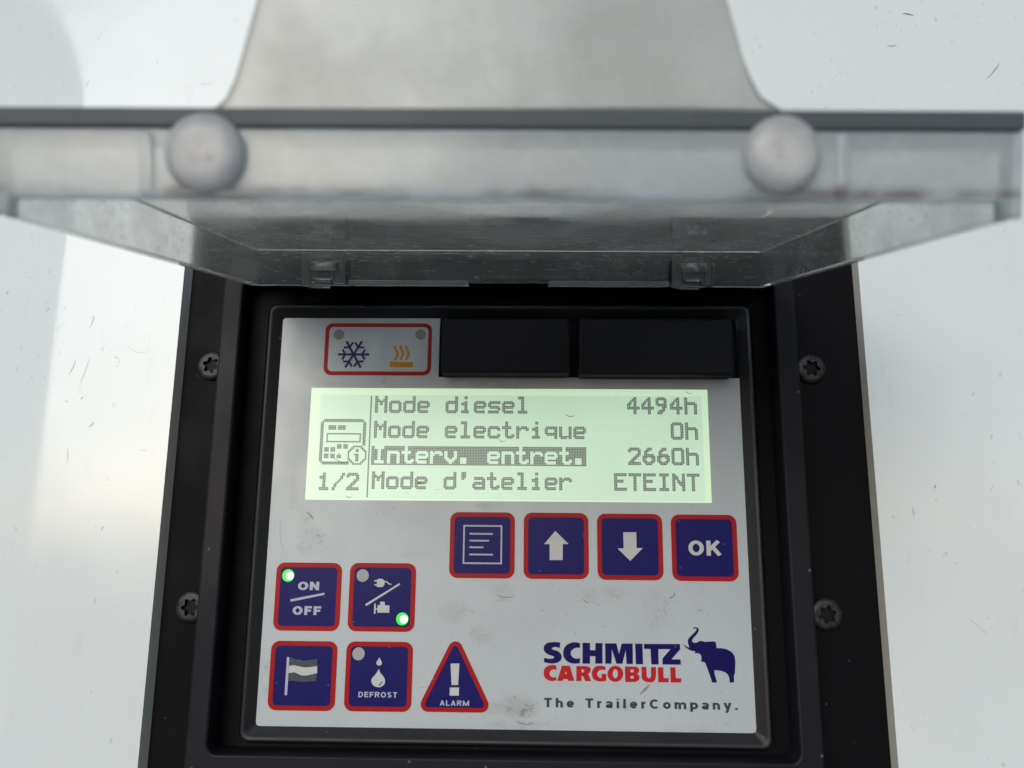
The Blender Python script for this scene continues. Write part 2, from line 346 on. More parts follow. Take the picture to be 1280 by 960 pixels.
# outlines of the printed marks on the faceplate, millimetres (x, z); a third number marks a smooth point
SHAPES = {'logo_blue':[[(80.26,-79.12),(80.12,-80.73),(79.17,-80.55,1),(78.28,-80.52,1),(77.59,-80.85,1),(77.59,-81.1,1),(78.18,-81.35,1),(79.37,-81.68,1),(80.35,-82.42,1),(80.7,-83.45,1),(80.25,-84.59,1),(79.06,-85.26,1),(77.58,-85.47,1),(76.21,-85.33,1),(75.12,-85.12),(75.12,-83.8),(76.4,-84.01,1),(77.59,-84.0,1),(78.18,-83.77,1),(78.22,-83.48,1),(77.69,-83.17,1),(76.21,-82.66,1),(75.32,-81.92,1),(74.98,-80.98,1),(75.31,-79.93,1),(76.21,-79.26,1),(77.59,-79.0,1),(78.98,-78.98,1)],[(86.49,-79.23),(86.48,-80.69),(85.69,-80.57,1),(84.61,-80.86,1),(83.71,-81.63,1),(83.55,-82.29,1),(83.8,-83.13,1),(84.68,-83.78,1),(85.67,-83.86,1),(86.46,-83.7),(86.45,-85.21),(84.87,-85.41,1),(83.1,-85.12,1),(81.73,-84.1,1),(81.14,-82.51,1),(81.44,-80.9,1),(82.54,-79.66,1),(84.12,-79.01,1),(85.51,-79.02,1)],[(87.29,-79.09),(89.66,-79.1),(89.64,-81.27),(91.31,-81.29),(91.34,-79.12),(93.61,-79.13),(93.52,-85.33),(91.26,-85.35),(91.29,-83.08),(89.62,-83.1),(89.59,-85.38),(87.23,-85.4)],[(94.4,-79.2),(97.99,-79.15),(98.76,-82.3),(99.66,-79.17),(103.12,-79.15),(103.08,-85.3),(101.06,-85.31),(100.87,-81.23),(99.75,-85.29),(97.88,-85.27),(96.54,-81.0),(96.37,-85.29),(94.41,-85.32)],[(103.9,-79.16),(106.21,-79.15),(106.26,-85.34),(103.97,-85.33)],[(106.66,-79.18),(118.03,-79.11),(118.02,-80.75),(115.22,-83.73),(118.06,-83.75),(118.07,-85.31),(112.35,-85.34),(112.41,-83.45),(114.98,-80.73),(111.19,-80.74),(111.12,-85.34),(108.83,-85.33),(108.69,-80.73),(106.72,-80.69)]],'logo_red':[[(79.0,-86.16),(79.0,-87.47),(78.27,-87.24,1),(77.48,-87.43,1),(76.93,-88.1,1),(76.89,-88.66,1),(77.29,-89.31,1),(78.07,-89.61,1),(78.99,-89.47),(78.99,-90.46),(77.78,-90.7,1),(76.4,-90.44,1),(75.32,-89.61,1),(74.99,-88.4,1),(75.32,-86.99,1),(76.4,-86.14,1),(77.68,-85.9,1),(78.47,-85.94,1)],[(80.73,-86.08),(83.19,-86.05),(84.68,-90.57),(82.72,-90.6),(82.49,-90.08),(81.11,-90.1),(80.91,-90.62),(79.25,-90.64)],[(81.95,-87.81),(82.34,-88.5),(81.61,-88.5)],[(85.26,-86.12),(88.01,-86.09),(89.29,-86.3,1),(89.81,-87.09,1),(89.47,-88.03,1),(88.97,-88.41),(89.93,-90.58),(88.01,-90.6),(87.4,-89.12),(86.91,-89.13),(86.89,-90.58),(85.23,-90.6)],[(86.86,-87.13),(87.41,-87.12),(87.73,-87.44,1),(87.6,-87.87,1),(87.41,-88.0),(86.92,-88.01)],[(94.45,-86.2),(94.44,-87.35),(93.5,-87.14,1),(92.52,-87.34,1),(91.88,-88.1,1),(91.91,-88.84,1),(92.49,-89.49,1),(93.17,-89.53),(93.19,-88.36),(94.66,-88.34),(94.63,-90.39),(93.16,-90.65,1),(91.69,-90.52,1),(90.53,-89.79,1),(90.11,-88.49,1),(90.4,-87.18,1),(91.35,-86.23,1),(92.93,-85.93,1)],[(100.52,-86.06),(103.17,-86.05),(104.34,-86.17,1),(105.01,-87.0,1),(104.79,-87.84,1),(104.2,-88.2),(104.68,-88.5,1),(105.09,-89.23,1),(104.74,-90.08,1),(103.85,-90.61,1),(103.07,-90.69),(100.57,-90.72)],[(102.27,-87.0),(103.24,-86.98),(103.23,-87.77),(102.25,-87.78)],[(102.27,-88.9),(103.2,-88.89),(103.19,-89.63),(102.25,-89.64)],[(105.71,-86.09),(107.28,-86.11),(107.32,-88.46),(107.4,-89.11,1),(107.98,-89.48,1),(108.54,-89.1,1),(108.69,-88.45),(108.69,-86.13),(110.27,-86.15),(110.25,-88.61),(109.92,-89.92,1),(108.93,-90.64,1),(107.85,-90.69,1),(106.59,-90.42,1),(105.83,-89.6,1),(105.7,-88.48)],[(110.86,-86.14),(112.6,-86.16),(112.57,-89.36),(114.19,-89.34),(114.15,-90.64),(110.88,-90.68)],[(114.72,-86.13),(116.38,-86.15),(116.38,-89.32),(118.09,-89.37),(118.01,-90.63),(114.74,-90.67)],[(99.99,-88.27,1),(99.78,-89.2,1),(99.23,-90.0,1),(98.41,-90.53,1),(97.46,-90.73,1),(96.51,-90.55,1),(95.71,-90.04,1),(95.19,-89.26,1),(95.01,-88.34,1),(95.22,-87.41,1),(95.77,-86.61,1),(96.58,-86.07,1),(97.54,-85.88,1),(98.49,-86.05,1),(99.29,-86.57,1),(99.82,-87.35,1)],[(98.28,-88.3,1),(98.22,-88.8,1),(98.04,-89.22,1),(97.78,-89.51,1),(97.48,-89.61,1),(97.18,-89.51,1),(96.93,-89.24,1),(96.77,-88.81,1),(96.72,-88.32,1),(96.78,-87.82,1),(96.96,-87.39,1),(97.22,-87.1,1),(97.52,-87.0,1),(97.82,-87.09,1),(98.07,-87.38,1),(98.23,-87.8,1)]],'elephant':[[(122.3,-74.1),(123.09,-73.96,1),(123.75,-74.09,1),(124.11,-74.66,1),(123.86,-75.42,1),(123.23,-76.29,1),(122.3,-77.26,1),(121.9,-77.91,1),(122.03,-78.44,1),(122.47,-78.65,1),(123.48,-78.53,1),(124.05,-78.21,1),(124.72,-78.07,1),(125.38,-78.19,1),(125.93,-78.36),(127.49,-78.25,1),(128.61,-78.2,1),(129.16,-78.36,1),(129.38,-78.89,1),(129.51,-80.17),(130.97,-80.22,1),(132.51,-80.5,1),(133.92,-81.19,1),(134.77,-82.13,1),(135.13,-83.3,1),(135.13,-84.89,1),(134.96,-86.58,1),(134.83,-87.95),(134.56,-88.06),(134.5,-90.41),(133.06,-90.43),(133.12,-89.76,1),(132.92,-88.71,1),(132.41,-87.88,1),(131.55,-87.32,1),(130.24,-86.95,1),(128.48,-86.83),(128.54,-87.92,1),(128.83,-88.97,1),(129.21,-90.48),(127.67,-90.5),(127.28,-89.2,1),(126.59,-87.1,1),(125.99,-85.42,1),(125.69,-84.68,1),(125.25,-84.41,1),(124.48,-84.38),(124.57,-83.32,1),(124.49,-82.47,1),(124.12,-82.05,1),(123.58,-81.84,1),(122.47,-81.85),(122.82,-81.32),(122.38,-81.22,1),(121.39,-81.02,1),(120.51,-80.6,1),(119.54,-79.86,1),(118.9,-78.91),(119.66,-79.54,1),(120.42,-80.0,1),(120.93,-80.06),(120.67,-79.32,1),(120.5,-78.36,1),(120.66,-77.6,1),(121.31,-76.84,1),(122.23,-75.98,1),(123.16,-75.1,1),(123.4,-74.56,1),(123.07,-74.31,1),(122.68,-74.57)]],'flag_pole':[[(-6.6,-84.49),(-5.8,-84.55),(-5.83,-95.98),(-6.62,-95.95)]],'flag_grey':[[(-5.77,-85.05),(-4.45,-85.03,1),(-2.99,-85.29,1),(-1.06,-85.56,1),(1.08,-85.24,1),(3.11,-84.99),(3.16,-87.1),(1.21,-87.41,1),(-0.94,-87.53,1),(-3.11,-87.17,1),(-4.33,-86.96,1),(-5.7,-87.2)],[(-5.83,-89.35),(-3.95,-89.1,1),(-2.73,-89.54,1),(-1.5,-89.98,1),(0.17,-89.96,1),(1.82,-89.6,1),(3.23,-89.24),(3.13,-91.61),(0.99,-91.75,1),(-0.9,-92.0,1),(-2.83,-91.79,1),(-4.51,-91.59,1),(-5.77,-91.72)]],'flag_white':[[(-5.73,-87.2),(-4.33,-86.96,1),(-3.11,-87.17,1),(-0.94,-87.53,1),(1.21,-87.41,1),(3.23,-87.09),(3.31,-89.24),(1.82,-89.6,1),(0.17,-89.96,1),(-1.5,-89.98,1),(-2.73,-89.54,1),(-3.95,-89.1,1),(-5.8,-89.35)]],'drop':[[(22.85,-87.64),(23.51,-88.99,1),(24.63,-90.32,1),(24.99,-91.44,1),(24.6,-92.57,1),(23.09,-93.21,1),(21.4,-92.72,1),(20.66,-91.5,1),(20.95,-90.48,1),(22.2,-89.0,1)],[(22.95,-84.29),(23.34,-85.04,1),(23.78,-85.82,1),(23.52,-86.51,1),(22.93,-86.74,1),(22.26,-86.48,1),(21.99,-85.85,1),(22.5,-84.98,1)],[(22.95,-92.7),(24.08,-91.41),(24.44,-91.45),(23.37,-92.72)]],'plug_icon':[[(20.26,-60.5),(21.06,-60.49),(21.41,-60.06),(22.87,-60.05),(23.63,-60.75),(24.24,-60.74),(25.37,-61.55),(25.98,-61.62),(25.87,-61.9),(25.14,-61.86),(24.08,-61.1),(23.65,-61.17),(23.56,-62.04),(22.98,-62.63),(21.15,-62.61),(21.14,-62.18),(20.33,-62.15),(20.32,-61.77),(21.12,-61.76),(21.15,-60.89),(20.28,-60.9)],[(17.58,-68.07),(28.4,-61.36),(28.71,-61.82),(18.02,-68.6)],[(22.44,-67.2),(23.89,-67.18),(23.99,-68.28),(25.51,-68.33),(25.53,-70.6),(21.69,-70.62),(21.65,-69.7),(21.09,-69.7),(21.1,-70.93),(20.54,-70.94),(20.58,-67.8),(21.06,-67.8),(21.1,-69.31),(21.63,-69.3),(21.64,-68.3),(22.48,-68.25)]],'exclaim':[[(45.58,-85.84),(48.37,-85.8),(48.1,-92.23),(46.02,-92.26)],[(45.52,-93.0),(48.41,-92.96),(48.38,-95.39),(45.49,-95.42)]],'up':[[(78.77,-44.36),(83.01,-48.51),(81.14,-48.52),(81.12,-53.59),(76.88,-53.63),(76.88,-48.56),(75.1,-48.58)]],'down':[[(100.75,-44.58),(105.0,-44.55),(104.98,-49.55),(107.01,-49.53),(102.87,-53.63),(98.88,-49.78),(100.83,-49.67)]],'on_slash':[[(-6.66,-66.77),(4.25,-64.59),(4.37,-65.25),(-6.53,-67.55)]],'heat':[[(22.39,11.83),(30.3,11.79),(30.29,9.91),(22.43,9.95)]]}
# dirt flecks and scuffs: (centre line points, width, darkness), millimetres
MARKS = {'wall':[([(-69.68,18.25),(-68.07,16.26),(-65.7,15.12),(-63.2,15.42),(-61.35,16.57)],0.22,0.5),([(-73.98,13.67),(-72.51,13.1)],0.7,0.6),([(-83.91,24.26),(-82.82,27.16),(-83.24,28.32)],0.35,0.5),([(-89.2,-2.46),(-88.43,-1.9)],0.7,0.6),([(-84.04,-1.32),(-83.3,-0.48)],0.8,0.8),([(-72.61,-4.04),(-72.24,-2.37)],0.8,0.5),([(-61.4,-18.8),(-59.49,-18.79)],0.6,0.5),([(-71.54,-28.85),(-71.0,-28.84)],0.7,0.8),([(-89.26,7.36),(-87.92,10.2),(-87.38,12.76)],0.3,0.35),([(-80.42,-10.99),(-78.89,-9.88),(-78.7,-9.06)],0.4,0.35),([(-86.75,-18.15),(-86.15,-20.86),(-86.37,-23.57)],0.25,0.3),([(-84.94,4.0),(-83.36,9.65),(-82.63,13.06)],0.2,0.25),([(-95.73,23.35),(-93.17,25.68)],0.3,0.3),([(209.85,-70.28),(212.61,-72.69),(215.81,-75.57)],0.3,0.45),([(215.3,-70.95),(216.91,-69.95)],0.6,0.4),([(218.79,-71.15),(219.73,-71.63)],0.5,0.3),([(207.25,-53.44),(208.27,-53.43)],0.8,0.4),([(199.17,-49.99),(200.01,-49.23)],0.5,0.4),([(191.53,-43.71),(192.32,-43.45)],0.5,0.5),([(188.62,-38.61),(189.09,-39.12)],0.7,0.6),([(207.95,145.5),(210.26,145.15),(211.97,144.47)],0.7,0.8),([(201.29,132.63),(202.69,131.97),(204.79,132.61)],0.5,0.8),([(236.15,118.8),(238.08,120.72),(240.09,123.29),(241.13,124.9)],0.45,0.6),([(224.72,134.13),(225.3,134.12)],0.7,0.7),([(200.86,141.55),(201.42,141.21)],0.5,0.6),([(205.11,139.86),(205.73,140.19)],0.4,0.6),([(193.94,31.06),(195.7,29.35),(197.89,29.64)],0.25,0.3),([(218.36,39.14),(218.54,38.27)],0.4,0.4),([(-93.73,136.44),(-93.0,138.12)],0.6,0.8),([(-96.05,116.8),(-95.14,119.43)],0.6,0.6),([(-93.1,117.44),(-92.57,118.1)],0.4,0.5),([(-70.2,136.63),(-69.35,137.3)],0.4,0.5),([(-65.93,146.43),(-65.69,147.11)],0.3,0.4),([(-53.06,118.24),(-50.62,117.9),(-48.27,118.55)],0.3,0.35)],'plate':[([(-3.17,-38.96),(-1.5,-40.24),(-0.63,-41.53)],0.45,0.7),([(0.71,-46.42),(2.05,-46.93)],0.8,0.7),([(-11.22,-41.62),(-11.49,-45.5),(-10.71,-49.35),(-8.89,-52.91)],0.18,0.4),([(60.19,-64.56),(62.25,-65.53),(65.33,-65.25)],0.55,0.55),([(87.37,-65.76),(89.15,-66.97)],0.8,0.6),([(91.69,-67.69),(92.97,-67.18)],0.6,0.5),([(114.93,-65.22),(116.48,-64.46),(116.76,-63.47)],0.5,0.6),([(124.21,-68.57),(125.2,-69.05)],0.7,0.6),([(126.95,-69.76),(127.43,-70.25)],0.5,0.6),([(74.06,-69.6),(75.09,-69.1)],0.4,0.8),([(77.89,-73.98),(78.15,-74.22)],0.7,0.6),([(50.76,-69.36),(52.57,-70.33)],0.7,0.4),([(54.89,-70.8),(56.67,-70.29)],0.5,0.5),([(58.35,-80.54),(60.14,-81.49)],0.5,0.5),([(41.24,-68.97),(42.05,-70.45)],0.3,0.4),([(48.97,-69.88),(49.45,-68.14)],0.3,0.35),([(20.18,4.66),(21.28,4.39)],0.7,0.6),([(44.09,6.71),(45.73,6.44)],0.5,0.5),([(140.62,-27.41),(140.84,-28.19)],0.4,0.5),([(136.52,-31.35),(137.53,-32.12)],0.4,0.4),([(121.63,-84.12),(121.87,-84.35)],0.7,0.8),([(105.1,-94.32),(106.62,-92.88),(108.16,-91.44)],1.1,0.35),([(66.4,-102.36),(68.9,-103.5),(72.13,-103.22)],0.5,0.5),([(130.83,-102.65),(132.54,-103.09)],0.5,0.5),([(36.09,-93.08),(37.85,-93.05)],0.35,0.5),([(10.39,-85.96),(11.67,-85.94)],0.25,0.5),([(19.85,-38.77),(20.4,-39.28)],0.5,0.5)],'lcd':[([(82.26,-5.71),(83.06,-6.52),(84.13,-6.78),(85.47,-6.23)],0.28,0.5),([(60.1,-14.47),(60.91,-15.27),(62.24,-14.99)],0.25,0.35),([(9.53,-33.38),(10.64,-34.15),(11.68,-33.88)],0.25,0.35),([(122.55,2.12),(123.59,1.31),(124.66,1.31)],0.3,0.5),([(32.98,-28.73),(34.06,-29.25),(34.58,-28.72)],0.55,0.9),([(4.89,-20.98),(7.1,-22.3),(8.72,-22.55),(10.03,-22.01)],0.35,0.7),([(11.66,-27.84),(12.77,-28.88)],0.4,0.8),([(39.43,-31.31),(40.48,-31.3)],0.4,0.4),([(29.66,-32.43),(30.47,-32.69)],0.3,0.3),([(8.1,-15.6),(8.65,-15.87)],0.35,0.4),([(90.32,-2.41),(90.59,-2.68)],0.4,0.3),([(98.95,0.64),(99.48,0.64)],0.4,0.6)]}

# ------------------------------------------------------------------ materials
M_WALL = mat_wall()
M_CUT = mat_print('raw_laminate_edge', (.50,.495,.45), .6)
M_BLACK = mat_black('black_moulded_plastic', (.0095,.0085,.0120), .50)
M_FLANGE = mat_black('matt_black_flange', (.0035,.0030,.0040), .55, .03, .25, .08)
M_RIM = mat_black('dark_grey_rim_plastic', (.012,.0115,.0135), .45, .10, .25, .32)
M_RUBBER = mat_black('black_rubber', (.0115,.0105,.0130), .55, .06, .35)
M_STEEL = mat_metal()
M_HOLE = mat_black('screw_recess_black', (.006,.006,.006), .6)
M_PLATE = mat_plate()
M_BLUE = mat_print('printed_navy_blue', (.0090,.0075,.100))
M_RED = mat_print('printed_red', (.34,.010,.010))
M_ICON = mat_print('printed_pale_grey', (.42,.42,.50))
M_ICON2 = mat_print('printed_silver_white', (.50,.50,.49))
M_DGREY = mat_print('printed_slate_grey', (.060,.075,.085))
M_NAVY = mat_print('printed_logo_blue', (.0085,.005,.080))
M_LRED = mat_print('printed_logo_red', (.44,.016,.020))
M_TXT = mat_print('printed_text_grey', (.045,.050,.055))
M_AMBER = mat_print('printed_amber', (.55,.27,.02))
M_LENS = mat_print('unlit_lens_grey', (.36,.35,.35), .3)
M_LENS2 = mat_print('unlit_window_grey', (.235,.235,.235), .3)
M_LCD = mat_emit('lit_screen_border', (.3,.35,.28), (.56,.80,.51), .62, .25, .15)
M_LCDA = mat_emit('lit_screen_area', (.3,.35,.3), (.48,.72,.51), .60, .25, .4)
M_DOT = mat_emit('dark_screen_dots', (.05,.055,.05), (.38,.42,.42), .11, .3)
M_LEDG = mat_emit('green_led_lens', (.02,.4,.05), (.0,.75,.01), .62, .3)
M_LEDC = mat_emit('green_led_core', (.5,.9,.5), (.75,1.0,.72), 4.0, .3)
M_LID = mat_clear('dusty_clear_polycarbonate', .10, .30, .02, .08, streak=.28)
M_TAB = mat_clear('scuffed_clear_polycarbonate', .40, .60, .12, .22, dirt=(.58,.57,.54))
M_FRONT = mat_clear('hazy_clear_polycarbonate', .38, .54, .08, .16, dirt=(.79,.85,.905), band=True)
M_BUMP = mat_silicone()
M_HINGE = mat_clear('smoky_clear_plastic', .22, .46, .04, .14, tint=(.93,.95,.93), dirt=(.55,.56,.53))
M_EDGE = mat_black('refracted_dark_edge', (.082,.094,.104), .40, .1, .1)  # dark refraction in the clear lip's edge, put into the base colour

# ------------------------------------------------------------------ ground the wall stands over (bounces the daylight up)
def mat_ground():
    t = NT('yard_concrete')
    col = t.mix(t.ramp(t.noise(3, 6), .3, .7), (.24,.235,.225), (.17,.17,.165))
    t.pbr(Base_Color=col, Roughness=.85, Normal=t.bump(t.noise(60, 4), .3, .004)); return t.m
tag(mesh_obj('ground', [(-3e5,-3e5,-1350),(3e5,-3e5,-1350),(3e5,3e5,-1350),(-3e5,3e5,-1350)], [(0,1,2,3)], mat_ground()), kind='structure')

# ------------------------------------------------------------------ white wall sheet with its cutout
CX0, CX1, CZ0, CZ1 = -52.3, 184.2, -150.0, 68.0       # cutout
YF, YB = 2.0, 6.0                                     # front and back face of the sheet
def fold_x(z):
    if z < 105: return -96.5 + .004*(z-50)
    return -96.3 - .016*(z-105)**2/1.6
def wall_y(x, z):
    y = YF
    d = fold_x(z) - x
    if d > 0: y += d*math.tan(math.radians(FOLD))*min(1, .55 + d/12)
    return y
FOLD = 13.0  # bend added so the far left turns off the sun's glare and reads grey
wall = thing('body_panel', 'glossy white trailer body panel around the black control box, scuffed and speckled', 'body panel')
def wall_sheet():
    xs = sorted(set([-600,-450,-300,-220] + [-180+2*i for i in range(64)] + [CX0, CX1] + [x for x in (-40,0,62,125,170,200,240,300,420,600)]))
    xs = [x for x in xs if not (CX0 < x < CX0) ]
    zs = sorted(set([-600,-400,-250,CZ0] + [-130+10*i for i in range(19)] + [CZ1] + [62+6*i for i in range(30)] + [260,320,420,600]))
    zs = [z for z in zs if abs(z-CZ1) < 1e-6 or abs(z-CZ1) > 3]
    V, F, ix = [], [], {}
    for j, z in enumerate(zs):
        for i, x in enumerate(xs):
            ix[i, j] = len(V); V.append((x, wall_y(x, z), z))
    for j in range(len(zs)-1):
        for i in range(len(xs)-1):
            if CX0-1e-6 <= xs[i] and xs[i+1] <= CX1+1e-6 and CZ0-1e-6 <= zs[j] and zs[j+1] <= CZ1+1e-6: continue
            F.append((ix[i,j], ix[i+1,j], ix[i+1,j+1], ix[i,j+1]))
    return V, F
V, F = wall_sheet()
sheet = mesh_obj('sheet', V, F, M_WALL, wall, smooth=True)
V, F = [], []
ring = [(CX0,CZ0),(CX1,CZ0),(CX1,CZ1),(CX0,CZ1)]
for x, z in ring: V += [(x, YF, z), (x+(1.3 if x < 0 else -.5), YB+.3, z)]
for i in range(4):
    a, b = 2*i, 2*((i+1) % 4); F.append((a, b, b+1, a+1))
tag(mesh_obj('cut_edge', V, F, M_CUT, wall), 'raw beige cut edge of the white sheet')

def grime(name, key, yfun, mats, parent):
    rnd = random.Random(len(key)); V, F, MI = [], [], []
    for pts, w, a in MARKS[key]:
        P = smooth_path([p+(1,) for p in pts] + [pts[-1]+(1,)], 4)[:len(pts)*4-3] if len(pts) > 2 else pts
        P = [(p[0]+rnd.uniform(-.05, .05), p[1]+rnd.uniform(-.05, .05)) for p in P]
        o = stroke(P, w); n = len(P); i = len(V)
        for k, (x, z) in enumerate(o):
            c = P[k if k < n else 2*n-1-k]; q = (k if k < n else 2*n-1-k)/max(n-1, 1)
            s = (.15+.70*math.sin(math.pi*min(max(q, .06), .94)))*rnd.uniform(.5, 1.15)
            x, z = c[0]+(x-c[0])*s, c[1]+(z-c[1])*s
            V.append((x, yfun(x, z), z))
        for k in range(n-1): F.append((i+k, i+k+1, i+2*n-2-k, i+2*n-1-k)); MI.append(0 if a > .55 else 1)
        for _ in range(3):
            c = rnd.choice(P); x, z = c[0]+rnd.gauss(0, w*1.6), c[1]+rnd.gauss(0, w*1.6); j = len(V); s = w*rnd.uniform(.10, .26)
            V += [(x+s*math.cos(t), yfun(x, z), z+s*math.sin(t)*rnd.uniform(.5, 1)) for t in (0, 1.1, 2.3, 3.3, 4.4, 5.3)]
            F.append(tuple(range(j, j+6))); MI.append(1)
    o = mesh_obj(name, V, F, mats, parent)
    for p, k in zip(o.data.polygons, MI): p.material_index = k
    return tag(o, kind='stuff')
M_DIRT = mat_print('dried_dirt', (.20,.18,.15), .7); M_DIRT2 = mat_print('faint_scuff_grey', (.46,.46,.44), .6)
grime('scuff_marks', 'wall', lambda x, z: wall_y(x, z)-.04, [M_DIRT, M_DIRT2], wall)

# ------------------------------------------------------------------ black mounting frame with its four screws
frame = thing('mounting_frame', 'black plastic mounting frame screwed into the cutout of the white wall', 'mounting frame')
flat('flange', [rrect(-56, 188, -156, 74, 3), rrect(-24, 149, -108, 36, 3)], 6.0, 3.0, M_FLANGE, frame)
flat('raised_rib', [rrect(-33.6, 158.2, -119, 46, 4), rrect(-27.0, 151.3, -111.6, 38.2, 3)], -8.0, 14.0, M_BLACK, frame, bevel=.7)
flat('inner_step', [rrect(-27.3, 151.6, -112, 38.5, 3), rrect(-20.6, 146.0, -110.4, 32.0, 3)], 1.5, 5.0, M_FLANGE, frame, bevel=.4)
flat('back_plate', [rrect(-30, 155, -116, 42, 3)], 8.5, 2.0, M_FLANGE, frame)
# torx pan-head screw
def screw_mesh():
    bm = bmesh.new(); n = 48; prof = [(5.2, 6.2), (5.2, 5.1), (5.0, 4.6), (4.5, 4.2), (3.6, 4.0), (3.0, 4.0)]
    rings = []
    for r, y in prof[:-1]:
        rings.append([bm.verts.new(Vector((r*math.cos(2*math.pi*k/n), y, r*math.sin(2*math.pi*k/n)))*MM) for k in range(n)])
    def star(k): return 2.5 + .5*math.cos(6*2*math.pi*k/n)
    for y in (3.95, 5.6): rings.append([bm.verts.new(Vector((star(k)*math.cos(2*math.pi*k/n), y, star(k)*math.sin(2*math.pi*k/n)))*MM) for k in range(n)])
    for a, b in zip(rings, rings[1:]):
        for k in range(n): bm.faces.new((a[k], a[(k+1) % n], b[(k+1) % n], b[k]))
    return bm
bm = screw_mesh()
scr = from_bm('screw', bm, M_STEEL, frame, smooth=False)
for p in scr.data.polygons: p.use_smooth = p.index < 4*48
rec = flat('torx_recess', [[((2.5+.5*math.cos(6*2*math.pi*k/48))*math.cos(2*math.pi*k/48), (2.5+.5*math.cos(6*2*math.pi*k/48))*math.sin(2*math.pi*k/48)) for k in range(48)]], 5.5, .3, M_HOLE, scr)
for i, (x, z, a) in enumerate(((-40.8, 11.3, .3), (-40.9, -70.0, 1.0), (166.6, 11.1, .1), (166.3, -70.0, .75))):
    o, q = (scr, rec) if i == 0 else (scr.copy(), rec.copy())
    if i: COL.objects.link(o); COL.objects.link(q); q.parent = o
    o.location = Vector((x, 0, z))*MM; o.rotation_euler = (0, a, 0); o['group'] = 'screws of the mounting frame'
# fixed hinge lugs on the frame
for x in (-3.9, 10.2, 116.6, 130.0):
    bm = box_bm(x-.7, x+.7, -13.2, -7.0, 36.5, 43.5, .4)
    from_bm('hinge_lug', bm, M_BLACK, frame)

# ------------------------------------------------------------------ control unit
unit = thing('control_panel', 'white control panel with green lit screen and blue red-edged buttons under the clear lid', 'control panel')
def rim_mesh():
    bm = bmesh.new(); rings = []
    for off, y in ((-.3, .35), (.5, -.1), (2.6, -1.9), (3.3, -2.35), (3.9, -2.3), (4.25, -1.9), (4.3, 5.0)):
        pts = rrect(-15.2-off, 140.7+off, -105.2-off, 27.2+off, 1.0+max(off, 0)*.4, 6)
        rings.append([bm.verts.new(Vector((x, y, z))*MM) for x, z in pts])
    for a, b in zip(rings, rings[1:]):
        for k in range(len(a)): bm.faces.new((a[k], a[(k+1) % len(a)], b[(k+1) % len(a)], b[k]))
    return bm
from_bm('rim', rim_mesh(), M_RIM, unit, smooth=True)
plate = flat('faceplate', [rrect(-15.2, -14.0, 26.0, 27.2, 1.1)[7:14] + [(-15.2, -105.2+1.2), (-14.9, -104.9), (-14.0, -105.2), (139.5, -105.2), (140.4, -104.9), (140.7, -104.0), (140.7, 6.6), (39.2, 6.6), (39.2, 27.2)]], 0.0, 1.2, M_PLATE, unit)
flat('recess_floor', [[(38.8, 6.2), (141.2, 6.2), (141.2, 27.6), (38.8, 27.6)]], 2.0, 1.0, M_BLACK, unit)
# rubber port covers
p1 = from_bm('port_cover', box_bm(40.7, 83.5, -7.2, 1.5, 6.5, 25.4, 1.1, 3), M_RUBBER, unit)
p2 = from_bm('port_cover', box_bm(86.3, 137.5, -7.0, 1.5, 6.2, 25.5, 1.1, 3), M_RUBBER, unit)
p1['label'] = 'shorter black rubber port cover'; p2['label'] = 'longer black rubber port cover'

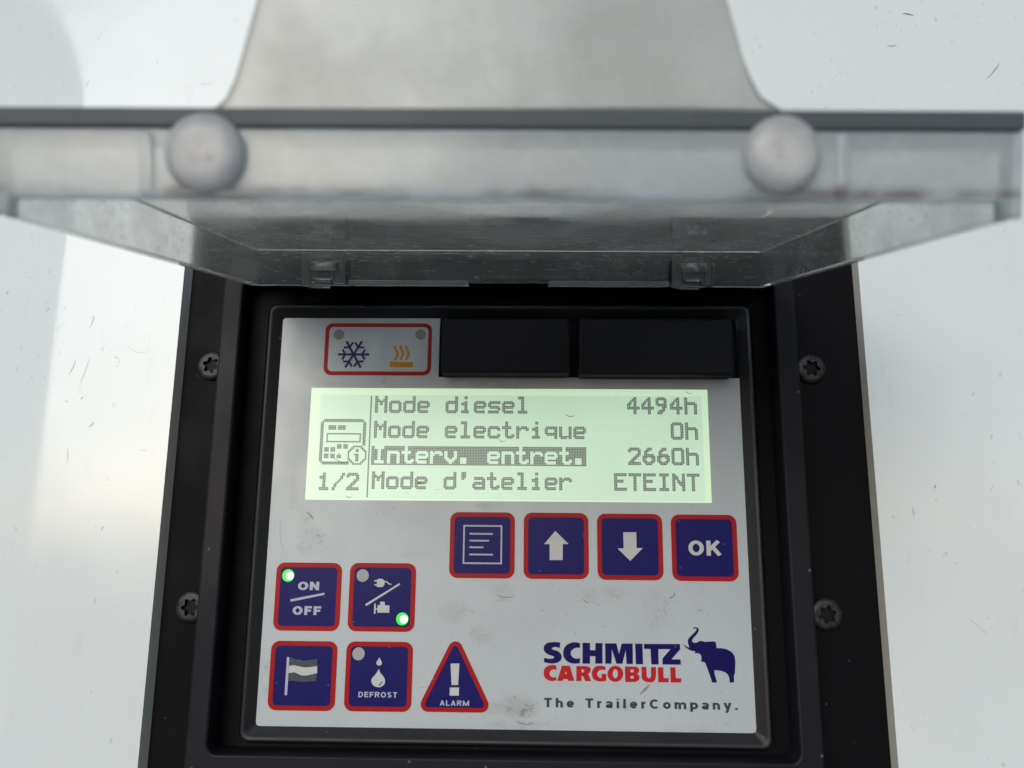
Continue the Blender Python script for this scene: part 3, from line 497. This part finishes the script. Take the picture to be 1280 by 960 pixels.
# screen
scrn = flat('screen', [rrect(-3.85, 129.8, -34.95, 2.65, .3, 2)], -.06, .05, M_LCD, unit)
flat('active_area', [[(-.6, -35.5+.9+.2), (127.8, -35.5+.9+.2), (127.8, .35), (-.6, .35)]], -.085, .02, M_LCDA, scrn)
FONT = {
'M':"##....##|##....##|###..###|########|##.##.##|##.##.##|##....##|##....##|##....##|##....##|##....##",
'o':"|||.######.|########|##....##|##....##|##....##|##....##|########|.######.",
'd':"......##|......##|......##|.#######|########|##....##|##....##|##....##|##....##|########|.######.",
'e':"|||.######.|########|##....##|########|#######.|##......|#######.|.######.",
's':"|||.#######|########|##......|#######.|.#######|......##|#######.|#######.",
'i':"...##...|...##...||...##...|.####...|.####...|...##...|...##...|...##...|.#####..|.#####..",
'l':".####...|.####...|...##...|...##...|...##...|...##...|...##...|...##...|...##...|.######.|.######.",
'c':"|||.######.|########|##....##|##......|##......|##....##|########|.######.",
't':"..##....|..##....|..##....|######..|######..|..##....|..##....|..##....|..##..##|..######|...####.",
'r':"|||##.####.|########|###...##|##......|##......|##......|##......|##......",
'q':"|||.#######|########|##....##|##....##|########|.#######|......##|......##",
'u':"|||##....##|##....##|##....##|##....##|##....##|##....##|########|.####.##",
'I':".######.|.######.|...##...|...##...|...##...|...##...|...##...|...##...|...##...|.######.|.######.",
'n':"|||#######.|########|##....##|##....##|##....##|##....##|##....##|##....##",
'v':"|||##....##|##....##|##....##|##....##|###..###|.######.|..####..|...##...",
'.':"|||||||.####...|.####...|.####...|.####...",
'a':"|||.######.|.#######|......##|.#######|########|##....##|########|.#######",
"'":"..###...|..###...|..###...|..###...|..##....",
'4':"....##..|...###..|..####..|.##.##..|###.##..|##..##..|########|########|....##..|....##..|....##..",
'9':".#####..|#######.|##...##.|##...##.|#######.|.######.|....###.|....##..|..####..|.####...|.###....",
'2':".######.|########|##....##|......##|.....###|....###.|...###..|..###...|.###....|########|########",
'0':".######.|########|##....##|##....##|##....##|##....##|##....##|##....##|##....##|########|.######.",
'6':"...###..|..####..|.###....|.##.....|.######.|########|###..###|##....##|###..###|.######.|..####..",
'h':"##......|##......|##......|#######.|########|##....##|##....##|##....##|##....##|##....##|##....##",
'E':"########|########|##......|##......|######..|######..|##......|##......|##......|########|########",
'T':"########|########|...##...|...##...|...##...|...##...|...##...|...##...|...##...|...##...|...##...",
'N':"##....##|###...##|####..##|####..##|##.##.##|##.#####|##..####|##...###|##....##|##....##|##....##",
'1':"...##...|...##...|.####...|.####...|...##...|...##...|...##...|...##...|...##...|.######.|.######.",
'/':"......##|......##|.....##.|.....##.|....##..|...##...|..##....|.##.....|.##.....|##......|##......",
' ':"",
}
dots = set()
def put(s, col, row, into=dots):
    for k, ch in enumerate(s):
        for r, line in enumerate(FONT[ch].split('|')):
            for c, b in enumerate(line):
                if b == '#': into.add((col+9*k+c, row+r))
put('Mode diesel', 34, 0); put('4494h', 194, 0)
put('Mode electrique', 34, 16); put('0h', 221, 16)
inv = set(); put('Interv. entret.', 34, 32, inv)
for c in range(33, 168):
    for r in range(32, 44):
        if (c, r) not in inv: dots.add((c, r))
put('2660h', 194, 32)
put("Mode d'atelier", 34, 48); put('ETEINT', 185, 48)
for r in range(0, 64): dots.add((31, r))
put('1', 0, 49); put('/', 9, 49); put('2', 18, 49)
def hline(c0, c1, r): dots.update((c, r) for c in range(c0, c1+1))
def vline(c, r0, r1): dots.update((c, r) for r in range(r0, r1+1))
def rect(c0, c1, r0, r1): [hline(c0, c1, r) for r in range(r0, r1+1)]
rect(2, 26, 15, 16); rect(0, 1, 17, 41); rect(27, 28, 17, 31); rect(2, 18, 42, 43)
dots.update([(1, 16), (27, 16), (1, 42)])
rect(5, 9, 19, 21); rect(11, 15, 19, 21)
hline(4, 25, 24); hline(4, 25, 29); vline(4, 24, 29); vline(25, 24, 29)
rect(11, 13, 31, 33); rect(15, 17, 31, 33)
for c in (3, 7):
    rect(c, c+2, 33, 35); rect(c, c+2, 37, 39)
dots.add((12, 37)); hline(11, 13, 38); hline(11, 13, 39)
for k in range(64):                                  # the little round i badge
    a = 2*math.pi*k/64; dots.add((round(23.5+5.6*math.cos(a)), round(37.5+5.6*math.sin(a))))
rect(23, 24, 34, 35); rect(23, 24, 37, 41); dots.add((22, 37)); 
V, F = [], []
D = .53
for c, r in sorted(dots):
    if not (0 <= c < 240 and 0 <= r < 64): continue
    x0, z0 = c*D+.03, -r*D-.03; i = len(V)
    V += [(x0, -.10, z0), (x0, -.10, z0-D+.06), (x0+D-.06, -.10, z0-D+.06), (x0+D-.06, -.10, z0)]
    F.append((i, i+1, i+2, i+3))
mesh_obj('pixel_text', V, F, M_DOT, scrn)

M_SMUDGE = mat_print('screen_smudge', (.075,.085,.065), .6)
grime('scuff_marks', 'lcd', lambda x, z: -.115, [M_SMUDGE, M_SMUDGE], scrn)
grime('dirt_marks', 'plate', lambda x, z: -.012, [mat_print('brown_dirt', (.15,.135,.11), .6), mat_print('faint_smear', (.25,.24,.22), .6)], unit)

# printed marks on the faceplate
YM = -.05
def outl(key): return [smooth_path(p) for p in SHAPES[key]]
flat('company_name', outl('logo_blue'), YM, .04, M_NAVY, unit)['label'] = 'blue printed upper word of the logo'
flat('company_name', outl('logo_red'), YM, .04, M_LRED, unit)['label'] = 'red printed lower word of the logo'
flat('elephant_emblem', outl('elephant'), YM, .04, M_NAVY, unit)['label'] = 'blue printed elephant with raised trunk'
text('slogan', 'The TrailerCompany.', 75.1, 135.3, -98.5, 2.8, YM, M_TXT, unit, .215, .30)

# cooling and heating indicator window
ind = flat('indicator_window', [rrect(-.2, 36.6, 7.1, 25.4, 2.6), rrect(1.15, 35.3, 8.45, 24.05, 1.5)], YM, .04, M_RED, unit)
ind['label'] = 'red outlined window with snowflake and heat symbols'
sf = []
cx, cz, R = 9.9, 14.35, 5.35
bmv = []
for k in range(6):
    a = math.radians(60*k); d = Vector((math.cos(a), math.sin(a)))
    sf.append(bar(cx, cz, cx+d.x*R, cz+d.y*R, .78))
    for s in (-1, 1):
        b = a + s*math.radians(62); q = Vector((cx, cz)) + d*2.9
        sf.append(bar(q.x, q.y, q.x+math.cos(b)*2.05, q.y+math.sin(b)*2.05, .72))
V, F = [], []
for k, pl in enumerate(sf):
    i = len(V); V += [(x, -.06-.0015*k, z) for x, z in pl]; F.append((i, i+1, i+2, i+3))
mesh_obj('snowflake_symbol', V, F, M_NAVY, ind)
wav = []
for k in range(3):
    x0 = 23.95 + 1.92*k
    wav.append(stroke([(x0+dx, z) for dx, z in ((0, 17.5), (.1, 16.7), (.5, 15.9), (.95, 15.1), (1.0, 14.5), (.75, 13.7), (.4, 13.1), (.3, 12.5))], .82))
flat('heat_symbol', outl('heat') + wav, YM-.01, .03, M_AMBER, ind)
for x in (4.5, 32.7):
    flat('indicator_light', [circ(x, 21.4, 1.85)], YM-.01, .04, M_LENS2, ind)

# membrane buttons
def button(x0, x1, z0, z1, label):
    b = flat('button', [rrect(x0+1.2, x1-1.2, z0+1.2, z1-1.2, 1.5)], -.16, .15, M_BLUE, unit, bevel=.04)
    b['label'] = label; b['group'] = 'blue membrane buttons'
    flat('border', [rrect(x0, x1, z0, z1, 2.7), rrect(x0+1.45, x1-1.45, z0+1.45, z1-1.45, 1.4)], -.19, .18, M_RED, b)
    return b
YI = -.19
def led(par, x, z, lit):
    if lit:
        l = flat('indicator_light', [circ(x, z, 1.98)], YI-.01, .05, M_LEDG, par); l['label'] = 'lit green indicator light'
        flat('led_core', [circ(x+.45, z-.08, 1.2)], YI-.04, .02, M_LEDC, l)
    else:
        l = flat('indicator_light', [circ(x, z, 1.98)], YI-.01, .05, M_LENS, par); l['label'] = 'unlit grey indicator light'
b = button(44.4, 65.55, -59.55, -38.55, 'blue button with white list symbol')
flat('list_symbol', [[(48.75,-42.7),(61.45,-42.7),(61.45,-55.1),(48.75,-55.1)], [(49.25,-43.2),(60.95,-43.2),(60.95,-54.6),(49.25,-54.6)]] +
     [bar(50.85, z, x, z, .5) for z, x in ((-45.5, 58.4), (-47.7, 57.2), (-49.8, 55.4), (-52.1, 58.5))], YI, .02, M_ICON, b)
b = button(68.45, 89.5, -59.55, -38.55, 'blue button with white arrow pointing up')
flat('arrow_symbol', outl('up'), YI, .02, M_ICON2, b)
b = button(92.3, 113.45, -59.65, -38.65, 'blue button with white arrow pointing down')
flat('arrow_symbol', outl('down'), YI, .02, M_ICON2, b)
b = button(116.25, 137.45, -59.75, -38.75, 'blue button reading OK')
text('lettering', 'OK', 121.65, 132.2, -51.75, 4.75, YI, M_ICON2, b, .22, .13)
b = button(-11.75, 9.6, -76.45, -55.2, 'blue button reading ON and OFF with a lit green light')
text('lettering', 'ON', -4.45, 2.45, -63.85, 2.65, YI, M_ICON, b, .24, .12)
text('lettering', 'OFF', -5.7, 3.5, -71.55, 2.7, YI, M_ICON, b, .24, .14)
flat('slash', outl('on_slash'), YI, .02, M_ICON, b)
led(b, -7.83, -59.33, True)
b = button(12.25, 33.7, -76.4, -55.1, 'blue button with plug and engine symbols and two lights')
flat('power_symbol', outl('plug_icon'), YI, .02, M_ICON2, b)
led(b, 16.44, -59.1, False); led(b, 29.77, -72.45, True)
b = button(-11.85, 9.4, -100.5, -79.6, 'blue button with a white and grey flag')
flat('flag_pole', outl('flag_pole'), YI, .02, M_ICON, b)
flat('flag_cloth', outl('flag_grey'), YI, .02, M_DGREY, b); flat('flag_stripe', outl('flag_white'), YI-.005, .02, M_ICON2, b)
b = button(12.3, 33.5, -100.45, -79.5, 'blue button with water drops reading DEFROST')
flat('drop_symbol', outl('drop'), YI, .02, M_ICON2, b)
text('lettering', 'DEFROST', 16.75, 28.95, -96.25, 1.62, YI, M_ICON, b, .19, .20)
led(b, 16.2, -83.26, False)
# triangular alarm button
def hull(cs, r, n=14):
    out = []
    for i, (x, z) in enumerate(cs):
        px, pz = cs[i-1]; nx, nz = cs[(i+1) % 3]
        a0 = math.atan2(z-pz, x-px) - math.pi/2; a1 = math.atan2(nz-z, nx-x) - math.pi/2
        while a1 < a0: a1 += 2*math.pi
        out += [(x+r*math.cos(a0+(a1-a0)*k/n), z+r*math.sin(a0+(a1-a0)*k/n)) for k in range(n+1)]
    return out
tc = [(47.0, -81.45), (38.75, -98.0), (55.45, -98.0)]
b = flat('button', [hull(tc, 1.15)], -.16, .15, M_BLUE, unit, bevel=.04)
b['label'] = 'triangular blue button reading ALARM'; b['group'] = 'blue membrane buttons'
flat('border', [hull(tc, 2.3), hull(tc, .95)], -.19, .18, M_RED, b)
flat('exclamation_mark', outl('exclaim'), YI, .02, M_ICON2, b)
text('lettering', 'ALARM', 42.5, 51.65, -98.4, 1.58, YI, M_ICON, b, .19, .20)

# ------------------------------------------------------------------ clear hinged lid, raised
lid = thing('clear_lid', 'scuffed clear plastic flip lid hinged up above the screen', 'lid')
O = Vector((62.9626, -10.0, 35.2112))
EL = Vector((0.02493591, -0.97528777, -0.2195267)); EX = Vector((0.99968905, 0.02432726, 0.0054758)); EN = EX.cross(EL)
if EN.z < 0: EN = -EN
mat3 = Matrix((EX, EL, EN)).transposed().to_4x4(); mat3.translation = O*MM
lid.matrix_world = mat3                                # lid space: x across, y away from the hinge, z outwards
W, LL, H = 85.6, 126.0, 14.6
def bool_tray():
    def tmp(bm):
        me = bpy.data.meshes.new('t'); bmesh.ops.recalc_face_normals(bm, faces=bm.faces); bm.to_mesh(me); bm.free()
        o = bpy.data.objects.new('tmp', me); COL.objects.link(o); return o
    body = tmp(box_bm(-W, W, 0, LL-3.0, 0, H, .9, 3))
    cuts = [tmp(box_bm(-W+3.0, W-3.0, 3.0, LL+6, -4, H-3.0, .5, 2)), tmp(box_bm(-13, 13, -2, 3.4, -3, 1.3))]
    for c in cuts:
        md = body.modifiers.new('b', 'BOOLEAN'); md.operation = 'DIFFERENCE'; md.object = c; md.solver = 'EXACT'
    bpy.context.view_layer.update()
    me = bpy.data.meshes.new_from_object(body.evaluated_get(bpy.context.evaluated_depsgraph_get()))
    for o in [body]+cuts: bpy.data.objects.remove(o)
    return me
me = bool_tray(); me.name = 'cover'; link('cover', me, M_LID, lid)
fwl = flat('front_wall', [[(-W, .1), (-W+3, .1), (-W+3.6, 2.9), (W-3.6, 2.9), (W-3, .1), (W, .1), (W, H-.1), (-W, H-.1)]], LL-2.9, 2.8, M_FRONT, lid, bevel=.6)
from_bm('refracted_edge', box_bm(-W-.2, W+.2, LL-3.2, LL+.1, H+.05, H+3.4, .5, 2), M_EDGE, lid)
tabp = [(-55, 17.9), (-49.5, 17.95), (-47.6, 19.6), (-46.1, 22.5), (-44.9, 26.5), (-42.2, 36), (-39.5, 46), (-36, 49.5), (-31, 50.5), (26, 50.5), (31, 49.5), (34.4, 46), (37.2, 36), (40.0, 26.5), (41.3, 23.3), (43.0, 20.4), (46.5, 18.1), (52, 17.9)]
tab = flat('pull_tab', [tabp], LL-2.9, 2.6, M_TAB, lid, bevel=.5)
tab.data.transform(Matrix.Translation(Vector((0, 0, 0))))
for x in (-60.6, 56.4):
    from_bm('moulded_rib', box_bm(x-.9, x+.9, LL+.1, LL+1.3, 3.2, H-1, .4, 2), M_FRONT, lid)
from_bm('moulded_rib', box_bm(-59.6, 55.4, LL+.1, LL+1.1, 2.9, 4.0, .35, 2), M_FRONT, lid)
def dome(x, z, r=6.6, h=3.2):
    bm = bmesh.new(); n = 40; rings = []
    for k in range(14):
        a = math.radians(90*(k/14)**.8); rr_ = r*math.cos(a)**.5; y = LL+.15+h*math.sin(a)
        rings.append([bm.verts.new(Vector((x+rr_*math.cos(2*math.pi*i/n), y, z+rr_*math.sin(2*math.pi*i/n)))*MM) for i in range(n)])
    for a, b in zip(rings, rings[1:]):
        for i in range(n): bm.faces.new((a[i], a[(i+1) % n], b[(i+1) % n], b[i]))
    bm.faces.new(rings[-1]); bm.faces.new(rings[0][::-1])
    return from_bm('bumper', bm, M_BUMP, lid, smooth=True)
for x, z in ((-50.6, 9.9), (46.2, 10.2)):
    d = dome(x, z, 6.85 if x < 0 else 6.6); d['group'] = 'silicone bumpers of the lid'
def barrel(x0, x1):
    bm = box_bm(x0, x0+3.0, 3.2, 6.2, -.6, 10.4, .5, 2)
    box_bm(x0+3.6, x1-4.6, 3.2, 8.2, 1.6, 9.2, .7, 2, bm)
    box_bm(x1-4.0, x1-.4, 3.2, 6.6, .4, 8.0, .6, 2, bm)
    box_bm(x0+2.0, x1-5.0, 3.2, 5.4, -1.0, 1.2, .4, 2, bm)
    return from_bm('hinge_barrel', bm, M_HINGE, lid)
for x0, x1 in ((-52.5, -13.2), (13.2, 52.8)):
    from_bm('hinge_rail', box_bm(x0, x1, 3.1, 4.3, .1, 1.75, .3, 2), M_TAB, lid)
M_PIN = mat_metal(); M_PIN.name = 'hinge_pin_steel'
for n in M_PIN.node_tree.nodes:
    if n.type == 'MIX': n.inputs[6].default_value = (.42,.43,.41,1); n.inputs[7].default_value = (.16,.17,.15,1)
def pin(x0, x1):
    bm = bmesh.new()
    ring = [[bm.verts.new(Vector((x, 9.4+1.5*math.cos(2*math.pi*i/20), 5.6+1.5*math.sin(2*math.pi*i/20)))*MM) for i in range(20)] for x in (x0, x1)]
    for i in range(20): bm.faces.new((ring[0][i], ring[0][(i+1) % 20], ring[1][(i+1) % 20], ring[1][i]))
    bm.faces.new(ring[0]); bm.faces.new(ring[1])
    o = from_bm('hinge_pin', bm, M_PIN, lid)
    for p in o.data.polygons: p.use_smooth = len(p.vertices) == 4
pin(-63.2, -55.0); pin(55.0, 63.4)
barrel(-67.3, -53.2); barrel(53.6, 67.6)

# the moulding's sides splay slightly towards its free edge
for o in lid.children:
    if o.name.split('.')[0] in ('cover', 'front_wall', 'refracted_edge'):
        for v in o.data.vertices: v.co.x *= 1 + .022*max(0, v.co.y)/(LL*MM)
